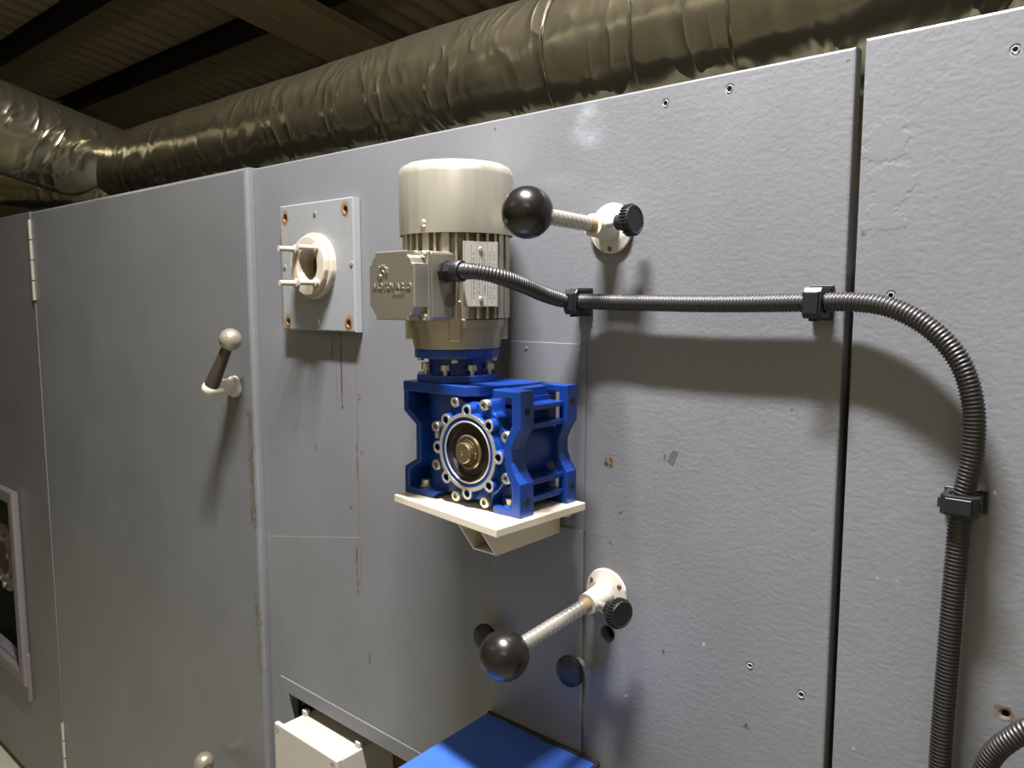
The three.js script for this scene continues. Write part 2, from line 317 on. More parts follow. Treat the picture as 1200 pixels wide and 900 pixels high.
// far left door with a glazed-out window opening
{
  const x1 = W(38, 300, DZ).x - 0.001, x0 = -3.6, yt = W(10, 253, DZ).y;
  const wx = W(24, 690, DZ).x + 0.008, wT = W(20, 590, DZ).y, wB = W(28, 780, DZ).y;
  const s = shapeOf([[x0, Y0], [x1, Y0], [x1, yt], [x0, yt]]), o = new THREE.Path();
  o.moveTo(-3.3, wB); o.lineTo(-3.3, wT); o.lineTo(wx, wT); o.lineTo(wx, wB); o.closePath(); s.holes.push(o);
  const mat = panelMat(x0, Y0, x1 - x0, yt - Y0, 260, (x, y) => 0.5 + (fbm(x * 7, y * 5, 2) - 0.5) * 0.4, 0.0006, null, 0.34, [92, 91, 91]);
  const t = part('door', planarUv(ext(s, -0.018, DZ, 0.0018), x0, Y0, x1 - x0, yt - Y0), mat, cabinet, 'grey door with a framed window opening');
  const fw = 0.04, f = shapeOf([[-3.3 - fw, wB - fw], [wx + fw, wB - fw], [wx + fw, wT + fw], [-3.3 - fw, wT + fw]]), o2 = o.clone(); f.holes.push(o2);
  part('window_frame', ext(f, DZ, DZ + 0.022, 0.007), std(0x625b59, 0.4), t, 'raised rounded grey frame');
  part('frame_tongue', rbox(wx + 0.028, wx + 0.042, wB - 0.09, wB + 0.06, DZ, DZ + 0.012, 0.003), std(0x625b59, 0.4), t);
  // flanged pipe end seen inside the window
  const c = W(-4, 655, -0.02), q = thing('flanged_pipe', 'pinkish steel flanged pipe end inside the far window opening', 'pipe', V(c.x, c.y - 0.115, -0.07));
  part('pipe', lathe([[0.055, -0.30], [0.06, -0.02], [0.06, 0.0], [0.1, 0.0], [0.115, 0.01], [0.115, 0.03], [0.1, 0.036], [0.055, 0.036], [0.05, -0.28]], 40).rotateX(Math.PI / 2).translate(c.x, c.y, -0.075), M.housing, q);
  const bg = cyl(0.011, 0.014, 6); for (let k = 0; k < 8; k++) { const a = k * Math.PI / 4 + 0.3; put('bolt', bg, M.zinc, q, V(c.x + 0.088 * Math.cos(a), c.y + 0.088 * Math.sin(a), -0.034), QZ); }
}
// frame of the cabinet behind the sheets
{
  const t = cabinet;
  part('back', box(-3.6, 0.62, 0.0, 1.52, -0.9, -0.88), M.carcass, t);
  part('top', box(-3.6, 0.62, 1.50, 1.52, -0.88, -0.063), M.carcass, t);
  part('base', box(-3.6, 0.62, 0.0, 0.029, -0.88, -0.06), M.carcass, t);
  for (const x of [-3.58, -2.36, -1.265, -0.262, 0.60]) part('upright', box(x - 0.02, x + 0.02, 0.029, x === -0.262 ? 1.60 : 1.68, -0.062, -0.0185), M.carcass, t);
  for (const z of [-1, 1]) part('side', box(z < 0 ? -3.62 : 0.62, z < 0 ? -3.6 : 0.64, 0, 1.52, -0.9, -0.0185), M.carcass, t);
}

// ---------------------------------------------------------------- gearmotor on its bracket
const mx = -0.661, mz = 0.087;                  // motor axis
const AX = -0.5945, AY = 1.331;                 // output shaft axis
const PY = 1.268;                               // top of the bracket plate
{
  const t = thing('motor_bracket', 'cream painted steel plate on a square tube arm, carrying the blue gearbox', 'bracket', V(-0.6, 1.2, 0));
  // plate drawn in plan (x, -z), then laid flat
  const g = ext(shapeOf([[-0.704, -0.034], [-0.508, -0.034], [-0.514, -0.180], [-0.703, -0.153]].reverse()), PY - 0.0095, PY, 0.0012);
  g.rotateX(-Math.PI / 2);
  part('plate', g, M.cream, t);
  // mitred rectangular tube
  const o = shapeOf([[-0.602, 1.214], [-0.566, 1.214], [-0.566, 1.258], [-0.602, 1.258]]), i = new THREE.Path();
  i.moveTo(-0.5992, 1.2168); i.lineTo(-0.5992, 1.2552); i.lineTo(-0.5688, 1.2552); i.lineTo(-0.5688, 1.2168); i.closePath(); o.holes.push(i);
  const tg = new THREE.ExtrudeGeometry(o, { depth: 1, bevelEnabled: false }), p = tg.attributes.position;
  for (let k = 0; k < p.count; k++) p.setZ(k, p.getZ(k) > 0.5 ? 0.122 + (p.getY(k) - 1.214) * 0.72 : 0.0052);
  tg.computeVertexNormals(); part('tube_arm', tg, M.cream, t, 'cream rectangular tube with a slanted open end');
  const nut = cyl(0.0062, 0.007, 6); for (const [x, z] of [[-0.688, 0.118], [-0.534, 0.118], [-0.688, 0.05], [-0.526, 0.047]]) put('nut', nut, M.zinc, t, V(x, PY - 0.0132, z));
}
const gearbox = thing('worm_gearbox', 'blue painted worm gearbox with a round silver output flange', 'gearbox', V(-0.61, PY, 0.087));
{
  const B = M.blue, g = gearbox, xL = -0.702, xR = -0.519, yT = 1.404, zF = 0.137, zB = 0.036;
  // core
  const core = merge([
    ext(shapeOf([[-0.680, 1.300], [-0.662, 1.274], [-0.545, 1.274], [-0.545, 1.392], [-0.680, 1.392]]), 0.050, 0.111, 0.002),
    cyl(0.034, 0.116, 40).translate(mx, 1.332, mz),
    cyl(0.056, 0.074, 48).rotateX(Math.PI / 2).translate(AX, AY, 0.0745),
  ]);
  part('housing', core, B, g);
  // top deck round the motor seat (plan drawn in x, -z)
  const deck = ext(shapeOf([[xL, -zB], [-0.566, -zB], [-0.566, -0.062], [-0.590, -0.124], [-0.603, -zF], [xL, -zF]].reverse()), 1.392, yT, 0.0012); deck.rotateX(-Math.PI / 2);
  part('top_deck', deck, B, g);
  // right hand feet: a waisted wall with a top and a bottom flange, front and back
  const footR = (z0, z1) => ext(shapeOf([[-0.558, yT], [xR, yT], [xR, 1.364], [-0.5265, 1.352], [-0.5315, 1.341], [-0.5315, 1.327], [-0.527, 1.316], [xR, 1.305], [xR, PY], [-0.558, PY], [-0.558, 1.2765], [-0.531, 1.2765], [-0.531, 1.300], [-0.539, 1.315], [-0.543, 1.327], [-0.543, 1.341], [-0.539, 1.352], [-0.531, 1.366], [-0.531, 1.396], [-0.558, 1.396]].reverse()), z0, z1, 0.0012);
  part('foot_flange', footR(0.114, zF), B, g); part('foot_flange', footR(zB, 0.055), B, g);
  const footL = (z0, z1) => ext(shapeOf([[xL, yT - 0.012], [xL, 1.368], [-0.681, 1.353], [-0.681, 1.312], [xL, 1.300], [xL, PY], [-0.655, PY], [-0.645, 1.276], [-0.6945, 1.276], [-0.6945, 1.296], [-0.673, 1.309], [-0.673, 1.356], [-0.6945, 1.372], [-0.6945, yT - 0.012]]), z0, z1, 0.0012);
  part('foot_flange', footL(0.104, zF), B, g); part('foot_flange', footL(zB, 0.066), B, g);
  part('corner_web', box(-0.700, -0.660, 1.270, 1.306, 0.100, 0.1045), B, g); part('corner_web', box(-0.700, -0.640, 1.356, 1.392, 0.100, 0.1045), B, g);
  part('corner_web', box(-0.560, -0.525, 1.270, 1.306, 0.109, 0.1145), B, g); part('corner_web', box(-0.560, -0.525, 1.360, 1.398, 0.109, 0.1145), B, g);
  // cross bars between the feet on the right hand side
  for (const y of [1.3835, 1.3635, 1.302, 1.2825]) part('cross_bar', rbox(-0.560, -0.5245, y - 0.003, y + 0.003, 0.054, 0.115, 0.001), B, g);
  part('side_wall', rbox(-0.564, -0.548, 1.2695, 1.4025, 0.0375, 0.115, 0.001), B, g);
  const plug = part('oil_plug', lathe([[0, 0.004], [0.006, 0.004], [0.0065, 0.008], [0.0095, 0.008], [0.0105, 0]], 28).rotateZ(-Math.PI / 2).translate(-0.550, 1.327, 0.100), B, g);
  // bolt holes in the feet
  const hg = cyl(0.0042, 0.0006, 20);
  for (const [y, z] of [[1.382, 0.1255], [1.285, 0.1255], [1.386, 0.0455], [1.288, 0.0455]]) put('bolt_hole', hg, M.rubber, g, V(xR + 0.0001, y, z), QX);
  for (const [x, y] of [[-0.690, 1.378], [-0.676, 1.372]]) put('bolt_hole', new THREE.SphereGeometry(0.0014, 10, 8), M.zinc, g, V(x, y, 0.1045));
  // round cover with lobes for its eight screws
  const cover = new THREE.Shape();
  for (let k = 0; k <= 160; k++) {
    const a = k / 160 * Math.PI * 2, l = Math.max(0, Math.cos((a - Math.PI / 8) * 8)), r = 0.0555 + 0.0095 * Math.pow(l, 1.6);
    k ? cover.lineTo(AX + Math.cos(a) * r, AY + Math.sin(a) * r) : cover.moveTo(AX + Math.cos(a) * r, AY + Math.sin(a) * r);
  }
  cover.holes.push(circ(AX, AY, 0.0345));
  const cv = part('side_cover', ext(cover, 0.111, 0.130, 0.002, 60), B, g);
  const cap = lathe([[0, 0.003], [0.0026, 0.003], [0.003, 0.0065], [0.0056, 0.0065], [0.0064, 0.0055], [0.0064, 0]], 24).rotateX(Math.PI / 2);
  for (let k = 0; k < 8; k++) {
    const a = (k + 0.5) * Math.PI / 4, p = V(AX + 0.0585 * Math.cos(a), AY + 0.0585 * Math.sin(a), 0.130);
    const s = put('cover_screw', cap, M.zinc, g, p, null, 'zinc socket head screw');
    const d = shadows(new THREE.Mesh(cyl(0.0029, 0.0004, 6).rotateX(Math.PI / 2), M.engraved)); d.name = 'socket'; d.position.z = 0.0034; s.add(d);
  }
  // output flange: machined lobed ring standing off the cover
  const lobes = (r0, rl, d) => { const s = new THREE.Shape(); const n = 320; for (let k = 0; k <= n; k++) { const a = k / n * Math.PI * 2; let r = r0; for (let q = 0; q < 8; q++) { const b = a - q * Math.PI / 4, sn = d * Math.sin(b); if (Math.cos(b) > 0 && Math.abs(sn) < rl) r = Math.max(r, d * Math.cos(b) + Math.sqrt(rl * rl - sn * sn)); } k ? s.lineTo(AX + r * Math.cos(a), AY + r * Math.sin(a)) : s.moveTo(AX + r * Math.cos(a), AY + r * Math.sin(a)); } return s; };
  const fl = lobes(0.0445, 0.0078, 0.0465); fl.holes.push(circ(AX, AY, 0.0345)); for (let q = 0; q < 8; q++) fl.holes.push(circ(AX + 0.0468 * Math.cos(q * Math.PI / 4), AY + 0.0468 * Math.sin(q * Math.PI / 4), 0.0044));
  part('output_flange', ext(fl, 0.130, 0.1395, 0.0008, 48), B, g);
  const ff = lobes(0.0435, 0.0070, 0.0465); ff.holes.push(circ(AX, AY, 0.0395)); for (let q = 0; q < 8; q++) ff.holes.push(circ(AX + 0.0468 * Math.cos(q * Math.PI / 4), AY + 0.0468 * Math.sin(q * Math.PI / 4), 0.0042));
  const face = part('flange_face', ext(ff, 0.1394, 0.1403, 0.0001, 48), M.machined, g, 'bare machined silver ring with eight holes');
  const bh = cyl(0.0043, 0.001, 18).rotateX(Math.PI / 2); for (let q = 0; q < 8; q++) put('tapped_hole', bh, M.rubber, g, V(AX + 0.0468 * Math.cos(q * Math.PI / 4), AY + 0.0468 * Math.sin(q * Math.PI / 4), 0.1315));
  part('flange_lip', new THREE.TorusGeometry(0.0342, 0.0011, 10, 64).translate(AX, AY, 0.1392), M.machined, g);
  part('oil_seal', lathe([[0.0345, 0.128], [0.0335, 0.1365], [0.029, 0.1355], [0.0265, 0.132], [0.020, 0.133], [0.019, 0.120]], 56).rotateX(Math.PI / 2).translate(AX, AY, 0), M.seal, g, 'dark brown greasy oil seal');
  const sh = part('output_shaft', lathe([[0.0195, 0.115], [0.0195, 0.1375], [0.0182, 0.1388], [0.0163, 0.1388], [0.0158, 0.136], [0.0146, 0.136], [0.0142, 0.1402], [0.0130, 0.1402], [0.0126, 0.138], [0.0118, 0.138], [0.0118, 0.1455], [0.0106, 0.1468], [0.0022, 0.1468], [0.0, 0.1446]], 48).rotateX(Math.PI / 2).translate(AX, AY, 0), M.bronze, g, 'bronze coloured steel shaft end with a retaining ring');
  part('circlip_ear', rbox(AX + 0.0118, AX + 0.0155, AY - 0.006, AY + 0.001, 0.1390, 0.1410, 0.0006), M.bronze, sh);
  // foot bolts
  const hb = cyl(0.0062, 0.0065, 6), wsh = cyl(0.0078, 0.0014, 20);
  for (const [x, z] of [[-0.680, 0.122], [-0.543, 0.124], [-0.680, 0.050], [-0.545, 0.046]]) { put('foot_bolt', hb, M.zinc, g, V(x, 1.2765 + 0.0046, z)); put('washer', wsh, M.zinc, g, V(x, 1.2772, z)); }
  part('level_tag', rbox(AX - 0.0595, AX - 0.0535, AY + 0.008, AY + 0.0185, 0.1300, 0.1315, 0.0004), M.white, g, 'small white tag');
  // square seat and its bolts under the motor
  const seat = ext(shapeOf([[mx - 0.047, -mz - 0.020], [mx - 0.020, -mz - 0.047], [mx + 0.020, -mz - 0.047], [mx + 0.047, -mz - 0.020], [mx + 0.047, -mz + 0.020], [mx + 0.020, -mz + 0.047], [mx - 0.020, -mz + 0.047], [mx - 0.047, -mz + 0.020]]), yT, yT + 0.0085, 0.001); seat.rotateX(-Math.PI / 2);
  part('motor_seat', seat, B, g);
  const neck = lathe([[0.0345, 0.0085], [0.0345, 0.026], [0.0505, 0.028], [0.0510, 0.029], [0.0510, 0.0375], [0.0500, 0.0385], [0, 0.0385]], 56).translate(mx, yT, mz);
  part('adapter_flange', neck, B, g);
  const b2 = cyl(0.0056, 0.0065, 18), st = cyl(0.0026, 0.006, 12);
  for (let k = 0; k < 8; k++) {
    const a = k * Math.PI / 4 + 0.35, x = mx + 0.0405 * Math.cos(a), z = mz + 0.0405 * Math.sin(a);
    put('seat_bolt', b2, M.zinc, g, V(x, yT + 0.0172, z)); put('bolt_shank', st, M.zinc, g, V(x, yT + 0.0112, z));
  }
  for (let k = 0; k < 4; k++) { const a = k * Math.PI / 2 + 0.86; put('flange_bolt', cyl(0.0042, 0.004, 6), M.zinc, g, V(mx + 0.044 * Math.cos(a), yT + 0.0252, mz + 0.044 * Math.sin(a))); }
}
const motor = thing('electric_motor', 'silver finned electric motor standing upright on the blue gearbox', 'motor', V(mx, 1.4428, mz));
{
  const g = motor, y0 = 1.4428;
  part('end_shield', lathe([[0, 0], [0.0505, 0], [0.0515, 0.001], [0.0555, 0.024], [0.0575, 0.0245], [0.0580, 0.034], [0.053, 0.036], [0, 0.036]], 56).translate(mx, y0, mz), M.cast, g, 'tapered cast aluminium end shield');
  part('stator_housing', lathe([[0, 0.034], [0.0545, 0.034], [0.0545, 0.140], [0, 0.140]], 56).translate(mx, y0, mz), M.cast, g);
  // fins of uneven width round the stator
  const fin = rbox(0.0535, 0.0635, 0, 0.100, -0.0018, 0.0018, 0.0012), wide = rbox(0.0535, 0.0625, 0, 0.104, -0.0048, 0.0048, 0.0014);
  for (let k = 0; k < 32; k++) {
    const a = k / 32 * Math.PI * 2; const q = new THREE.Quaternion().setFromAxisAngle(V(0, 1, 0), a);
    put('cooling_fin', k % 8 === 1 || k % 8 === 3 ? wide : fin, M.silverFlat, g, V(mx, y0 + 0.0355, mz), q);
  }
  // shoulder lugs between shield and fins
  for (let k = 0; k < 4; k++) { const q = new THREE.Quaternion().setFromAxisAngle(V(0, 1, 0), k * Math.PI / 2 + 0.75); put('lug', rbox(0.048, 0.0610, 0.0, 0.046, -0.007, 0.007, 0.002), M.cast, g, V(mx, y0 + 0.010, mz), q); }
  // fan cowl
  const cw = part('fan_cowl', lathe([[0.0655, 0.1310], [0.0672, 0.1310], [0.0674, 0.1325], [0.0674, 0.198], [0.0662, 0.2045], [0.0630, 0.2090], [0.058, 0.2115], [0.03, 0.2135], [0, 0.214]], 72).translate(mx, y0, mz), M.silver, g, 'smooth drawn steel fan cowl');
  for (const a of [1.36, 2.93, 4.50, 6.07]) {
    const d = V(Math.cos(a), 0, Math.sin(a));
    put('cowl_screw', lathe([[0, 0.003], [0.0028, 0.0024], [0.0042, 0]], 16), M.zinc, cw, V(mx, y0 + 0.1415, mz).addScaledVector(d, 0.0673), qdir(d));
  }
  // terminal box on the front of the motor
  const bx0 = -0.695, bx1 = -0.620, by0 = 1.4775, by1 = 1.5525;
  const tb = part('terminal_box', rbox(bx0 + 0.002, bx1, by0, by1, 0.112, 0.168, 0.004), M.silverFlat, g, 'cast aluminium terminal box');
  const c = 0.0105, lid = ext(shapeOf([[bx0 + c, by0], [bx1 - c, by0], [bx1 - c, by0 + 0.005], [bx1 - 0.006, by0 + 0.008], [bx1 - 0.004, by0 + c + 0.003], [bx1, by0 + c + 0.004], [bx1, by1 - c - 0.004], [bx1 - 0.004, by1 - c - 0.003], [bx1 - 0.006, by1 - 0.008], [bx1 - c, by1 - 0.005], [bx1 - c, by1], [bx0 + c, by1], [bx0 + c, by1 - 0.005], [bx0 + 0.006, by1 - 0.008], [bx0 + 0.004, by1 - c - 0.003], [bx0, by1 - c - 0.004], [bx0, by0 + c + 0.004], [bx0 + 0.004, by0 + c + 0.003], [bx0 + 0.006, by0 + 0.008], [bx0 + c, by0 + 0.005]]), 0.168, 0.191, 0.0016);
  part('box_lid', lid, M.silverFlat, tb);
  part('lid_base', rbox(bx0 + 0.0005, bx1 + 0.0005, by0, by1, 0.1665, 0.172, 0.002), M.silverFlat, tb);
  const sc = lathe([[0, 0.004], [0.003, 0.0036], [0.0042, 0.002], [0.0042, 0]], 18).rotateX(Math.PI / 2);
  for (const [x, y] of [[bx1 - 0.005, by0 + 0.004], [bx1 - 0.005, by1 - 0.004], [bx0 + 0.005, by0 + 0.004], [bx0 + 0.005, by1 - 0.004]]) put('lid_screw', sc, M.zinc, tb, V(x, y, 0.172));
  part('blanking_plug', lathe([[0, 0.001], [0.0052, 0.001], [0.0056, 0.0004], [0.0062, 0.0004], [0.0066, 0.0012], [0.0074, 0.0012], [0.0076, 0]], 30).rotateZ(-Math.PI / 2).translate(bx1, 1.4985, 0.139), M.engraved, tb, 'round knock-out');
  const font = await new FontLoader().loadAsync('fonts/droid/droid_sans_bold.typeface.json');
  const text = (s, size, depth) => { const q = new TextGeometry(s, { font, size, depth, curveSegments: 4, bevelEnabled: false }); q.computeBoundingBox(); return q; };
  const lt = text('MOTOVARIO', 0.0064, 0.0010), lw = lt.boundingBox.max.x; lt.scale(0.064 / lw, 1, 1); lt.translate(-0.6895, 1.5115, 0.1908);
  part('lettering', lt, M.silverFlat, tb, 'raised lettering');
  const l2 = text('G R O U P', 0.0030, 0.001); l2.translate(-0.6555, 1.5055, 0.1908); part('lettering', l2, M.silverFlat, tb);
  const gear = new THREE.Shape(); for (let k = 0; k <= 96; k++) { const a = k / 96 * Math.PI * 1.45 - 0.35, r = 0.0072 + (Math.floor(k / 6) % 2 ? 0.0016 : 0); k ? gear.lineTo(r * Math.cos(a), r * Math.sin(a)) : gear.moveTo(r * Math.cos(a), r * Math.sin(a)); }
  for (let k = 96; k >= 0; k--) { const a = k / 96 * Math.PI * 1.45 - 0.35; gear.lineTo(0.0052 * Math.cos(a), 0.0052 * Math.sin(a)); } gear.closePath();
  part('emblem', merge([ext(gear, 0.1908, 0.192, 0).translate(-0.672, 1.5295, 0), new THREE.TorusGeometry(0.0032, 0.0007, 8, 20, 4.7).translate(-0.672, 1.5285, 0.1914)]), M.silverFlat, tb, 'raised gear wheel emblem');
  // name plate riveted to the fins, turned a little away from the wall normal
  const a = 0.36, nd = V(Math.cos(a), 0, Math.sin(a)), qn = new THREE.Quaternion().setFromAxisAngle(V(0, 1, 0), Math.PI / 2 - a);
  const cvs = document.createElement('canvas'); cvs.width = 192; cvs.height = 384; const k = cvs.getContext('2d');
  k.fillStyle = '#b9b5aa'; k.fillRect(0, 0, 192, 384); k.strokeStyle = '#77746c'; k.lineWidth = 2; k.strokeRect(6, 6, 180, 372);
  for (const x of [44, 74, 104, 134, 160]) { k.beginPath(); k.moveTo(x, 14); k.lineTo(x, 370); k.stroke(); }
  k.fillStyle = '#45433e'; for (const x of [54, 84, 114, 142, 168]) for (let y = 60; y < 340; y += 7) if (rnd() < 0.6) k.fillRect(x, y, 7, 4);
  k.save(); k.translate(30, 210); k.rotate(-Math.PI / 2); k.font = 'bold 30px sans-serif'; k.fillText('CE', 0, 0); k.restore();
  const nt = new THREE.CanvasTexture(cvs); nt.colorSpace = THREE.SRGBColorSpace;
  const pg = planarUv(ext(shapeOf([[-0.0215, -0.036], [0.0215, -0.036], [0.0215, 0.036], [-0.0215, 0.036]]), 0, 0.0014, 0.0003), -0.0215, -0.036, 0.043, 0.072);
  const np = put('name_plate', pg, std(0xffffff, 0.35, 0.4, { map: nt }), g, V(mx, 1.528, mz).addScaledVector(nd, 0.0642), qn, 'aluminium name plate with columns of fine print');
  for (const y of [-0.0275, 0.0275]) { const r = shadows(new THREE.Mesh(lathe([[0, 0.0022], [0.002, 0.0017], [0.003, 0]], 14).rotateX(Math.PI / 2), M.zinc)); r.name = 'rivet'; r.position.set(0, y, 0.0014); np.add(r); }
  // black gland for the conduit
  const gy = 1.5305, gz = 0.1455;
  const gl = part('cable_gland', lathe([[0, 0], [0.0125, 0], [0.0125, 0.004], [0.0105, 0.005], [0.0105, 0.018], [0, 0.018]], 8).rotateZ(-Math.PI / 2).translate(bx1, gy, gz), M.black, g, 'black plastic conduit gland');
  part('gland_nut', lathe([[0, 0.016], [0.0118, 0.016], [0.0118, 0.025], [0.0108, 0.027], [0, 0.027]], 28).rotateZ(-Math.PI / 2).translate(bx1, gy, gz), M.black, gl);
}

// ---------------------------------------------------------------- conduit and its clips
const CR = 0.0083;
const ridge = s => CR + 0.0008 * Math.cos(s / 0.0034 * Math.PI * 2);
{
  const Z = 0.0185, q = (a, b, z = Z) => W(a, b, z);
  const pts = [V(-0.5945, 1.5305, 0.1455), V(-0.580, 1.530, 0.1445), V(-0.562, 1.5255, 0.128), V(-0.5525, 1.516, 0.094), V(-0.549, 1.505, 0.056), V(-0.540, 1.4985, 0.028), q(690, 353.5, 0.0195), q(760, 355), q(840, 356), q(955, 354.5), q(1000, 354, 0.0195), q(1045, 361, 0.022), q(1090, 385, 0.024), q(1124, 423, 0.024), q(1140, 472, 0.022), q(1140, 530, 0.020), q(1127, 592), q(1120, 660), q(1111, 770), q(1103, 870), q(1098, 960), V(-0.136, 0.9, 0.019), V(-0.14, 0.6, 0.019), V(-0.14, 0.1, 0.019)];
  single('flexible_conduit', sweep(pts, ridge, 0.00085, 16), M.conduit, 'dark grey ribbed flexible conduit running from the motor terminal box', 'conduit');
  const p2 = [q(1146, 960), q(1150, 915), q(1163, 885, 0.021), q(1185, 866, 0.024), q(1215, 853, 0.024), V(-0.02, 1.15, 0.022), V(0.1, 1.155, 0.019), V(0.35, 1.15, 0.019), V(0.6, 1.15, 0.019)];
  single('flexible_conduit', sweep([V(-0.116, 0.70, 0.019), ...p2], ridge, 0.00085, 16), M.conduit, 'short arc of ribbed conduit below a rusty hole', 'conduit');
}
{
  function clip(px, py, vertical, label) {
    const c = W(px, py, 0.0185), b = V(c.x, c.y - 0.016, 0);
    const t = thing('conduit_clip', label, 'clip', b);
    // profile across the conduit: u across, v away from the wall; hole round the conduit, mouth closed by a strap
    const s = new THREE.Shape(); const R = 0.0142;
    s.moveTo(-R, 0.004); s.lineTo(R, 0.004); s.lineTo(R, 0.029); s.lineTo(R - 0.004, 0.0325); s.lineTo(-R + 0.004, 0.0325); s.lineTo(-R, 0.029); s.closePath(); s.holes.push(circ(0, 0.0185, 0.0094));
    const body = ext(s, -0.0085, 0.0085, 0.0008, 20), foot = rbox(-0.0165, 0.0165, 0.0002, 0.0045, -0.010, 0.010, 0.001), strap = rbox(-0.010, 0.010, 0.0315, 0.0345, -0.0065, 0.0065, 0.001), slot = box(-0.0168, -0.0138, 0.0215, 0.0265, -0.004, 0.004), slot2 = box(0.0138, 0.0150, 0.0215, 0.0265, -0.004, 0.004);
    for (const [n, g, m] of [['clip_body', body, M.black], ['foot', foot, M.black], ['strap', strap, M.black], ['catch', slot, M.rubber], ['catch', slot2, M.rubber]]) {
      // (u, v, w) -> vertical: u = x, v = z, w = -y ; horizontal: u = y, v = z, w = x
      const mat = new THREE.Matrix4(); vertical ? mat.makeBasis(V(1, 0, 0), V(0, 0, 1), V(0, -1, 0)) : mat.makeBasis(V(0, 1, 0), V(0, 0, 1), V(1, 0, 0));
      g.applyMatrix4(mat); g.translate(c.x, c.y, 0); part(n, g, m, t);
    }
  }
  clip(676, 354, false, 'black plastic conduit clip beside the motor, under the upper ball handle');
  clip(957, 355, false, 'black plastic conduit clip beside the gap between the panels');
  clip(1127, 590, true, 'black plastic clip gripping the vertical run of conduit');
}

// ---------------------------------------------------------------- ball handles
function ballHandle(name, label, fx, fy, ball, knobAt) {
  const t = thing(name, label, 'handle', V(fx, fy - 0.028, 0));
  const d = ball.clone().sub(V(fx, fy, 0)).normalize(), at = s => V(fx, fy, 0).addScaledVector(d, s), end = ball.clone().sub(V(fx, fy, 0)).length();
  const fl = part('wall_flange', lathe([[0, 0], [0.0275, 0], [0.0285, 0.0015], [0.0275, 0.004], [0.022, 0.0052], [0.015, 0.0075], [0.0135, 0.012], [0, 0.012]], 48).rotateX(Math.PI / 2).translate(fx, fy, 0.0003), M.white, t, 'round cream painted wall flange');
  for (const a of [0.55, 2.6, 4.7]) put('flange_screw', lathe([[0, 0.0025], [0.0022, 0.002], [0.0034, 0]], 14).rotateX(Math.PI / 2), M.rustPin, fl, V(fx + 0.0225 * Math.cos(a), fy + 0.0225 * Math.sin(a), 0.0045));
  part('hub', rod(at(0.008), at(0.040), 0.0142, 0.0125, 28), M.white, fl);
  part('rod', rod(at(0.036), at(end - 0.02), 0.0078, 0.0078, 24), M.steel, t, 'steel rod with engraved graduations');
  const gr = new THREE.TorusGeometry(0.00785, 0.00045, 6, 24).rotateX(Math.PI / 2);
  for (let s = 0.052; s < end - 0.024; s += 0.0075) put('graduation_ring', gr, M.zinc, t, at(s), qdir(d));
  part('rod_collar', rod(at(0.0395), at(0.050), 0.0083, 0.0081, 24), std(0x9c8462, 0.5, 0.4), t, 'brownish greased end of the rod');
  part('ball', new THREE.SphereGeometry(0.0258, 48, 32).translate(ball.x, ball.y, ball.z), M.blackGloss, t, 'glossy black plastic ball');
  // clamping screw with a ribbed black knob
  const h0 = at(0.028), kd = knobAt.clone().sub(h0).normalize(), L = knobAt.clone().sub(h0).length(), k = s => h0.clone().addScaledVector(kd, s), qk = qdir(kd);
  const stem = part('clamp_screw', rod(k(0.010), k(L - 0.012), 0.0036, 0.0036, 14), M.zinc, t);
  const kn = put('clamp_knob', lathe([[0, -0.022], [0.0085, -0.022], [0.0085, -0.012], [0.0130, -0.010], [0.0150, -0.008], [0.0158, -0.001], [0.0150, 0.0010], [0.0140, 0.0010], [0.0132, 0.0002], [0, 0.0006]], 48), M.black, t, knobAt, qk, 'ribbed black plastic knob');
  const rib = rbox(-0.0009, 0.0009, -0.0095, -0.0012, 0.0145, 0.0172, 0.0004);
  for (let i = 0; i < 28; i++) { const r = shadows(new THREE.Mesh(rib, M.black)); r.name = 'rib'; r.rotation.y = i / 28 * Math.PI * 2; kn.add(r); }
  return t;
}
ballHandle('ball_handle', 'black ball handle on a graduated rod above the conduit', W(718, 268).x, W(718, 268).y, W(618, 249, 0.150), V(-0.450, 1.5845, 0.0305));
ballHandle('ball_handle', 'black ball handle on a drooping graduated rod below the gearbox', W(712, 693).x, W(712, 693).y, W(591, 768, 0.176), V(-0.452, 1.1505, 0.040));
// push knobs
for (const [px, py, label] of [[665, 788, 'flat black mushroom knob on the lower cover plate, clear of the ball handle'], [566, 749, 'black mushroom knob peeking out behind the lower ball']]) {
  const p = W(px, py, 0.030), t = thing('pull_knob', label, 'knob', V(p.x, p.y - 0.018, 0));
  part('stem', lathe([[0.0095, 0.0052], [0.0095, 0.008], [0.006, 0.009], [0.006, 0.022]], 24).rotateX(Math.PI / 2).translate(p.x, p.y, 0), M.zinc, t, 'bright steel stem');
  part('head', lathe([[0, 0.018], [0.010, 0.018], [0.0180, 0.021], [0.0192, 0.0255], [0.0182, 0.0295], [0.0130, 0.0315], [0, 0.032]], 40).rotateX(Math.PI / 2).translate(p.x, p.y, 0), M.black, t);
}

